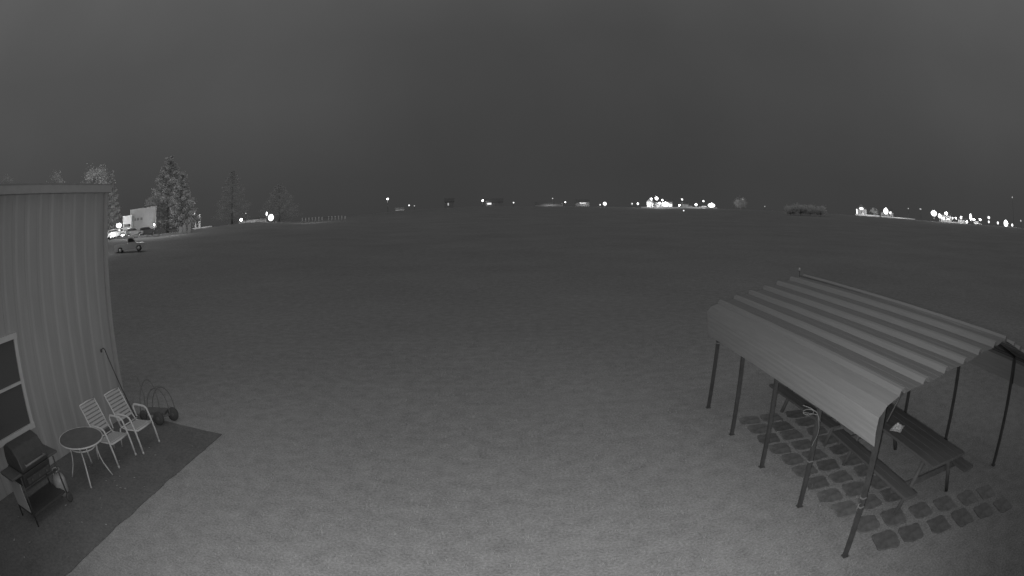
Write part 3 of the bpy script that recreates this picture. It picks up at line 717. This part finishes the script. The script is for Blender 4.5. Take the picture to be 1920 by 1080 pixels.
tree(524, 345, 215, 80, 'faint broad pine above the bright yard lamp', 'pine', nleaf=3400, seed=10, matl='leafdark')
q = at(250, 400, 112); light('trailer_light', (q.x-3, q.y-6, z0+3.5), 480, .4)
# utility cabinets
for px, lb, mt_ in ((346, 'left of two pale utility cabinets near the pines', 'concrete'), (355, 'right of two pale utility cabinets near the pines', 'concrete'), (339, 'dim utility cabinet left of the pale pair', 'panel')):
    p = gp_(px, 100); rt = empty('utility_cabinet', (p.x, p.y, p.z), face_cam(p), lb, 'cabinet', 'utility cabinets by the pines')
    h_ = 1.5 if px != 339 else 1.2
    a = MB(); a.box((0, .3, h_/2), (.75, .6, h_)); a.build('body', M[mt_], rt, bevel=.03)
    a = MB(); a.box((0, -.01, h_/2), (.60, .03, h_*.8)); d_ = a.build('door', M['panel'], rt)
    a = MB(); a.box((.2, -.04, h_/2), (.05, .03, .2)); a.build('handle', M['chrome'], d_)
q = at(348, 425, 96); light('cabinet_light', (q.x-1.5, q.y-3, q.z+1.5), 110, .2)
# lit platform with pump-like cabinets
a_, b_ = gp_(361, 134), gp_(398, 134); c_ = (a_+b_)/2; z_ = at(380, 421, 134).z
plat = MB(); plat.box((0, 1.2, 0), ((b_-a_).length, 2.4, .3)); o = plat.build('loading_platform', M['farwhite'], loc=(c_.x, c_.y, gz(c_.x, c_.y)+.1)); o.rotation_euler.z = face_cam(c_); tag(o, 'low pale concrete platform beneath two lit cabinets', 'platform')
for px, w_, top_, lb in ((366.5, .55, 404, 'narrower fuel cabinet on the lit platform'), (374, .62, 402, 'brightest fuel cabinet on the lit platform')):
    p = gp_(px, 134); zz = gz(p.x, p.y)+.25; H_ = at(px, top_, 134).z-zz
    rt = empty('fuel_cabinet', (p.x, p.y, zz), face_cam(p), lb, 'cabinet', 'fuel cabinets on the platform')
    a = MB(); a.box((0, .8, H_/2), (w_, .5, H_)); a.build('body', M['farwhite'], rt, bevel=.04)
    a = MB(); a.box((0, .53, H_*.7), (w_*.7, .04, H_*.25)); a.build('display', M['fascia'], rt)
lamp(365, 398, 135, .16, 'small lamp on a pole above the lit platform', 120)
q = at(371, 408, 132); light('platform_light', (q.x+1.2, q.y-1.6, q.z+1.2), 420, .2)
# bright lamp and low lit shed
house(448, 500, 166, 1.15, 'long low lit shed left of the brightest left lamp', 'farwhite', roof_h=.5, depth=4, door=False, name='low_shed')
q = at(475, 408, 160); light('shed_light', (q.x, q.y-2.5, q.z+2.2), 160, .3)
lamp(452, 412, 160, .42, 'round lamp at the left end of the low lit shed', 260)
lamp(508, 408, 160, .85, 'large bright yard lamp between the shed and the fence posts', 900, sq=(1, 1, 1.05))
lamp(500, 401, 161, .36, 'narrow lamp just above left of the large yard lamp', 0, sq=(.7, .7, 1.6))
lamp(461, 400, 164, .14, 'tiny dim lamp over the low shed', 0, 'softglow')
# fence posts in the field
fe = empty('post_fence', (*gp_(604, 142),), 0, 'row of short pale fence posts in the dark field', 'fence')
for i in range(13):
    px = 567+i*6.2+(6 if i > 6 else 0); p = gp_(px, 142-i*.3)-fe.location
    a = MB(); a.tube([(p.x, p.y, -.2+p.z), (p.x, p.y, 1.05+p.z)], .13, 8); a.build('post', M['farwhite'], fe)
a = MB(); A0, B0 = gp_(567, 142)-fe.location, gp_(647, 138.4)-fe.location; a.tube([(A0.x, A0.y, A0.z+.85), (B0.x, B0.y, B0.z+.85)], .02, 5); a.build('wire', M['pole'], fe)
q = at(605, 410, 136); light('fence_light', (q.x, q.y-9, q.z+3), 200, .4)

# ---- centre farms
DC = 350
lamp(727, 373, DC, .50, 'single high yard lamp standing alone left of centre', 300)
house(742, 758, DC, 1.3, 'small low shed with a lit front below the lone high lamp', 'farwhite', roof_h=.7, depth=5, door=False)
q = at(750, 384, DC); light('small_shed_light', (q.x, q.y-3, q.z+1.5), 260, .3)
lamp(767, 385, DC, .32, 'low lamp right of the small shed', 0)
lamp(777, 386, DC, .24, 'dim low lamp farthest right of the small shed', 0, 'softglow')
house(834, 852, DC, 3.4, 'dim narrow farmhouse left of the paired centre lamps', 'fargrey', lit=[(-.1, 2.0, .8, 1.6, 'softglow')], roof_h=2, depth=7)
lamp(905, 376, DC, .46, 'bright lamp left of the slanted lit window', 250)
house(912, 944, DC, 2.6, 'farmhouse with one bright slanted window near the centre', 'fargrey', lit=[(-.30, 1.7, 2.6, 1.2, 'window')], roof_h=2.0, depth=8)
lamp(963, 380, DC, .28, 'tiny lamp right of the centre farmhouse', 0)
house(1004, 1056, DC, 1.4, 'long dim shed with pale foundation near the centre', 'fargrey', roof_h=1.4, depth=8, door=False)
q = at(1030, 384, DC); light('long_shed_light', (q.x, q.y-4, q.z+1.5), 300, .3)
lamp(1036, 372, DC, .24, 'faint lamp above the long dim shed', 0, 'softglow')
lamp(1060, 379, DC, .32, 'small lamp at the right end of the long dim shed', 80)
house(1080, 1106, DC, 2.6, 'low house with a lit strip under its eave', 'fargrey', lit=[(.05, 2.15, 3.8, .45, 'window')], roof_h=1.6, depth=8)
q = at(1093, 384, DC); light('low_house_light', (q.x, q.y-3, q.z+1.2), 160, .3)
lamp(1125, 384, DC, .36, 'dim lamp just left of the round bright lamp', 0, 'softglow')
lamp(1134, 382, DC, .80, 'round bright lamp standing alone right of centre', 400)
lamp(1185, 382, DC, .42, 'dimmer left lamp of a pair before the bright farmyard', 0, 'softglow')
lamp(1196, 382, DC, .50, 'brighter right lamp of a pair before the bright farmyard', 200)
# bright farmyard
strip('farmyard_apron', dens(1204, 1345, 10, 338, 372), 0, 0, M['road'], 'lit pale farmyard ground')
house(1214, 1227, 352, 4.0, 'white two storey barn at the left end of the bright farmyard', 'farwhite', lit=[(.0, 2.6, 1.2, 1.0, 'softglow')], roof_h=2.0, depth=9, ridge='y')
house(1228, 1262, 354, 3.6, 'wide white barn in the bright farmyard', 'farwhite', lit=[(-.30, 1.6, 2.6, 1.3, 'softglow')], roof_h=1.6, depth=9)
lamp(1221, 373, 347, .50, 'lamp on the roof line of the left white barn', 1500)
lamp(1231, 372, 348, .80, 'large high lamp between the two white barns', 2600)
lamp(1242, 375, 348, .42, 'small high lamp right of the large one over the barns', 200)
lamp(1248, 383, 347, 1.05, 'largest lamp before the wide white barn', 3600, sq=(1.5, 1, 1))
lamp(1274, 385, 348, .42, 'low lamp in the middle of the farmyard', 300)
lamp(1279, 374, 348, .40, 'high lamp over the middle of the farmyard', 0)
house(1278, 1292, 356, 2.4, 'small dim shed in the middle of the farmyard', 'fargrey', roof_h=1.2, depth=6)
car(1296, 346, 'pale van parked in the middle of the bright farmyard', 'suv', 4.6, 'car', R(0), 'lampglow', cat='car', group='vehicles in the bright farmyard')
lamp(1305, 384, 347, .62, 'bright round lamp right of the pale van', 400)
lamp(1319, 377, 349, .40, 'high lamp near the right end of the farmyard', 0)
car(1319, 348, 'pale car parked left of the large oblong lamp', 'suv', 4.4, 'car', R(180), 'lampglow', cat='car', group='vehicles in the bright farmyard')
lamp(1334, 385, 347, 1.0, 'large oblong lamp at the right end of the farmyard', 2600, sq=(1.75, 1, .95))
lamp(1282, 398, 215, .22, 'small lone lamp in the dark field before the farmyard', 0)
lamp(1393, 374, DC, .20, 'tiny faint lamp right of the farmyard', 0, 'softglow')
lamp(1434, 387, DC, .22, 'tiny lamp before the dim hedge', 0, 'softglow')
# dim hedge
tree(1388, 372, 356, 22, 'dim bushy tree right of the bright farmyard', 'round', nleaf=1200, seed=12, matl='leafdark')
for i, (px, wd_, py_) in enumerate([(1482, 22, 388), (1500, 24, 386), (1519, 24, 387), (1538, 22, 389)]):
    tree(px, py_, 200, wd_, 'dim low bush, %s from the left in the hedge row' % ORD[i], 'round', nleaf=1200, seed=20+i, matl='leaf', cat='bush', group='bushes in the dim hedge row')

# ---- right-hand farms
DR = 300
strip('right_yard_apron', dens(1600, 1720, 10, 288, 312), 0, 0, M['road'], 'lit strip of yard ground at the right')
house(1606, 1626, DR+2, 3.6, 'white house with an arched bright porch at the left of the right hand lamps', 'farwhite', lit=[(-.42, 2.0, .7, 3.4, 'lampglow'), (.15, 1.3, 1.4, 1.3, 'softglow')], roof_h=2.4, depth=9, ridge='y')
lamp(1615, 391, DR-5, .60, 'lamp over the porch of the white house', 500, sq=(1.8, 1, .8))
tree(1640, 392, 304, 16, 'small lit bush between the white house and the big round lamp', 'round', nleaf=900, seed=31, cat='bush')
house(1652, 1676, DR+6, 3.0, 'pale garage behind the biggest round lamp', 'farwhite', roof_h=2.0, depth=8)
lamp(1661, 396, DR-4, 1.30, 'biggest round lamp of the right hand farms', 2600, sq=(1, 1, .95))
lamp(1670, 399, DR-3, .60, 'smaller lamp touching the biggest round lamp on its right', 0, 'softglow')
lamp(1703, 391, DR, .22, 'tiny faint lamp right of the biggest round lamp', 0, 'softglow')
lamp(1726, 392, DR, .34, 'faint slanted lamp between the two right hand yards', 0, 'softglow', sq=(1.5, 1, .7))
DQ = 255
strip('far_right_apron', dens(1752, 1916, 12, 244, 268), 0, 0, M['road'], 'lit yard ground at the far right')
lamp(1751, 400, DQ, 1.05, 'large oval lamp at the left of the far right yard', 900, sq=(1.25, 1, .85))
house(1764, 1784, DQ+6, 3.4, 'bright white shop building right of the oval lamp', 'farwhite', lit=[(-.2, 1.6, 1.2, 1.2, 'window')], roof_h=1.8, depth=8)
lamp(1762, 405, DQ-2, .70, 'lamp stuck to the left corner of the bright shop', 1800)
lamp(1774, 400, DQ, .60, 'lamp at the ridge of the bright shop', 1500, sq=(1.3, 1, .8))
lamp(1786, 409, DQ, .34, 'first small lamp of a pair right of the bright shop', 0)
lamp(1792, 409, DQ, .34, 'second small lamp of a pair right of the bright shop', 200)
house(1796, 1814, DQ+5, 1.9, 'low white shed in the middle of the far right yard', 'farwhite', roof_h=1.0, depth=6)
lamp(1802, 408, DQ, .50, 'lamp on the left corner of the low white shed', 1200)
lamp(1820, 407, DQ-3, .62, 'tall narrow lamp left of the bright pale van', 400, sq=(.9, .9, 1.7))
lamp(1813, 416, DQ-4, .46, 'low lamp before the low white shed', 0)
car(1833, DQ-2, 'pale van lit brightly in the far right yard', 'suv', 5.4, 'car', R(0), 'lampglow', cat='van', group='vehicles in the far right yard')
q = at(1833, 405, DQ-6); light('van_light', (q.x, q.y-2, q.z+1), 2200, .3)
lamp(1854, 408, 240, .46, 'upper lamp of two stacked lamps in the far right yard', 0, sq=(1.2, 1, .9))
lamp(1854, 416, 238, .36, 'lower lamp of two stacked lamps in the far right yard', 0)
lamp(1871, 418, 232, .40, 'small lamp left of the last large lamp', 0)
lamp(1886, 419, 228, .85, 'last large lamp near the right edge of the photo', 1100, sq=(1.15, 1, 1.1))
lamp(1898, 422, 226, .40, 'small lamp right of the last large lamp', 0)
lamp(1898, 370, 330, .30, 'faint high lamp near the right edge above the yards', 0, 'softglow')
lamp(1914, 414, 224, .26, 'faint lamp at the very right edge', 0, 'softglow')

# low walls and lights added to draw the lit ground lines at the yards
for x0, x1, D_, h_, lb, e_ in ((1203, 1275, 342, .75, 'long low wall added as a lit ground line under the white barns', 0), (1277, 1346, 342, .65, 'long low wall added as a lit ground line under the oblong lamp', 0), (1604, 1650, 292, .8, 'low wall added as a lit ground line before the white house with the porch', 260), (1652, 1716, 290, .6, 'low wall added as a lit ground line under the biggest round lamp', 260), (1764, 1800, 247, .6, 'low wall added as a lit ground line before the bright shop', 200)):
    a_, b_ = gp_(x0, D_), gp_(x1, D_); c_ = (a_+b_)/2
    q = MB(); nn = 8
    for k in range(nn):
        p0, p1 = a_.lerp(b_, k/nn)-c_, a_.lerp(b_, (k+1)/nn)-c_; p0.z = gz(*(p0+c_).xy)-c_.z; p1.z = gz(*(p1+c_).xy)-c_.z
        q.add([(p0.x, p0.y, p0.z-.3), (p1.x, p1.y, p1.z-.3), (p1.x, p1.y, p1.z+h_), (p0.x, p0.y, p0.z+h_), (p0.x, p0.y+.3, p0.z-.3), (p1.x, p1.y+.3, p1.z-.3), (p1.x, p1.y+.3, p1.z+h_), (p0.x, p0.y+.3, p0.z+h_)], [(0, 1, 2, 3), (4, 5, 6, 7), (3, 2, 6, 7)])
    o = q.build('ground_line_wall', M['farwhite'], loc=c_); tag(o, lb, 'wall', 'low walls added as lit ground lines before the yards')
    d_ = -c_.normalized()*9; light('wall_fill', (c_.x+d_.x, c_.y+d_.y, c_.z+3), 900+e_*3, .4)

q = at(1510, 385, 185); light('hedge_fill', (q.x, q.y-6, q.z+4), 120, .4)  # unseen light added to lift the bushes

q = at(306, 400, 94); light('pine_fill', (q.x-1, q.y-6, q.z+3.5), 900, .6)  # unseen light added in front to brighten the tall pines
q = at(150, 400, 108); light('roof_tree_fill', (q.x, q.y, q.z+5), 650, .6)  # added out of sight behind the building to brighten the trees over the roof
q = at(440, 400, 172); light('far_pine_fill', (q.x, q.y, q.z+6), 50, .6)  # added unseen to brighten the faint pines
q = at(1897, 424, 200); light('spill_light', (q.x, q.y, q.z+5), 1500, .6)

lamp(1768, 409, 252, .50, 'low lamp against the front of the bright shop', 500, sq=(1.4, 1, .7))
lamp(1778, 411, 251, .40, 'low lamp at the right foot of the bright shop', 0, sq=(1.5, 1, .6))
lamp(1826, 412, 250, .50, 'lamp at the left end of the brightly lit van', 400, sq=(1.3, 1, .7))
lamp(1838, 412, 250, .45, 'lamp at the right end of the brightly lit van', 0, sq=(1.5, 1, .7))
lamp(1237, 381, 346, .60, 'lamp between the left white barn and the largest lamp', 1200, sq=(1.1, 1, .8))
lamp(1257, 385, 346, .55, 'lamp at the right corner of the wide white barn', 900, sq=(1.2, 1, .9))

# ------------------------------------------------------------------ grass tufts near the camera, and litter on the patio
rn = random.Random(77); tf = MB(); vs = []; fs = []
def is_paved(x, y): return (x < -4.98 and y < 8.6) or (3.85 < x < 6.9 and 3.0 < y < 9.4 and rn.random() < .93)
cnt = 0
while cnt < 9000:
    rr_ = 3.0+13.5*rn.random()**.8; a = rn.uniform(-1.15, 1.0); x, y = rr_*math.sin(a), rr_*math.cos(a)
    if is_paved(x, y) or noise.noise(Vector((x*.6, y*.6, 0)))+.35*rn.random() < -.05: continue
    cnt += 1; z = gz(x, y)
    for k in range(4):
        an = rn.uniform(0, 6.28); h_ = rn.uniform(.015, .045); wv = .0045; lx, ly = math.cos(an), math.sin(an); ox, oy = x+rn.gauss(0, .02), y+rn.gauss(0, .02)
        b0 = len(vs); vs += [(ox-ly*wv, oy+lx*wv, z-.004), (ox+ly*wv, oy-lx*wv, z-.004), (ox+lx*h_*.6, oy+ly*h_*.6, z+h_)]; fs.append((b0, b0+1, b0+2))
tf.add(vs, fs)
tag(tf.build('grass_tufts', mat('dry_grass_blades', .40, .9, .3, 3)), 'short dry grass blades scattered over the near lawn', 'grass', kind='stuff')
lf_ = MB()
for i in range(46):
    x, y = rn.uniform(-7.4, -5.25), rn.uniform(1.5, 8.2); an = rn.uniform(0, 6.28); L_ = rn.uniform(.015, .04)
    p = [Vector((math.cos(an+q)*L_*k, math.sin(an+q)*L_*k, 0)) for q, k in ((0, 1), (1.2, .5), (3.14, 1), (4.4, .5))]
    lf_.add([Vector((x, y, .024+rn.uniform(0, .012)))+q for q in p], [(0, 1, 2, 3)])
tag(lf_.build('leaf_litter', mat('dry_leaf', .38, .8, .3, 9)), 'small dry leaves strewn over the dark patio', 'leaves', kind='stuff')
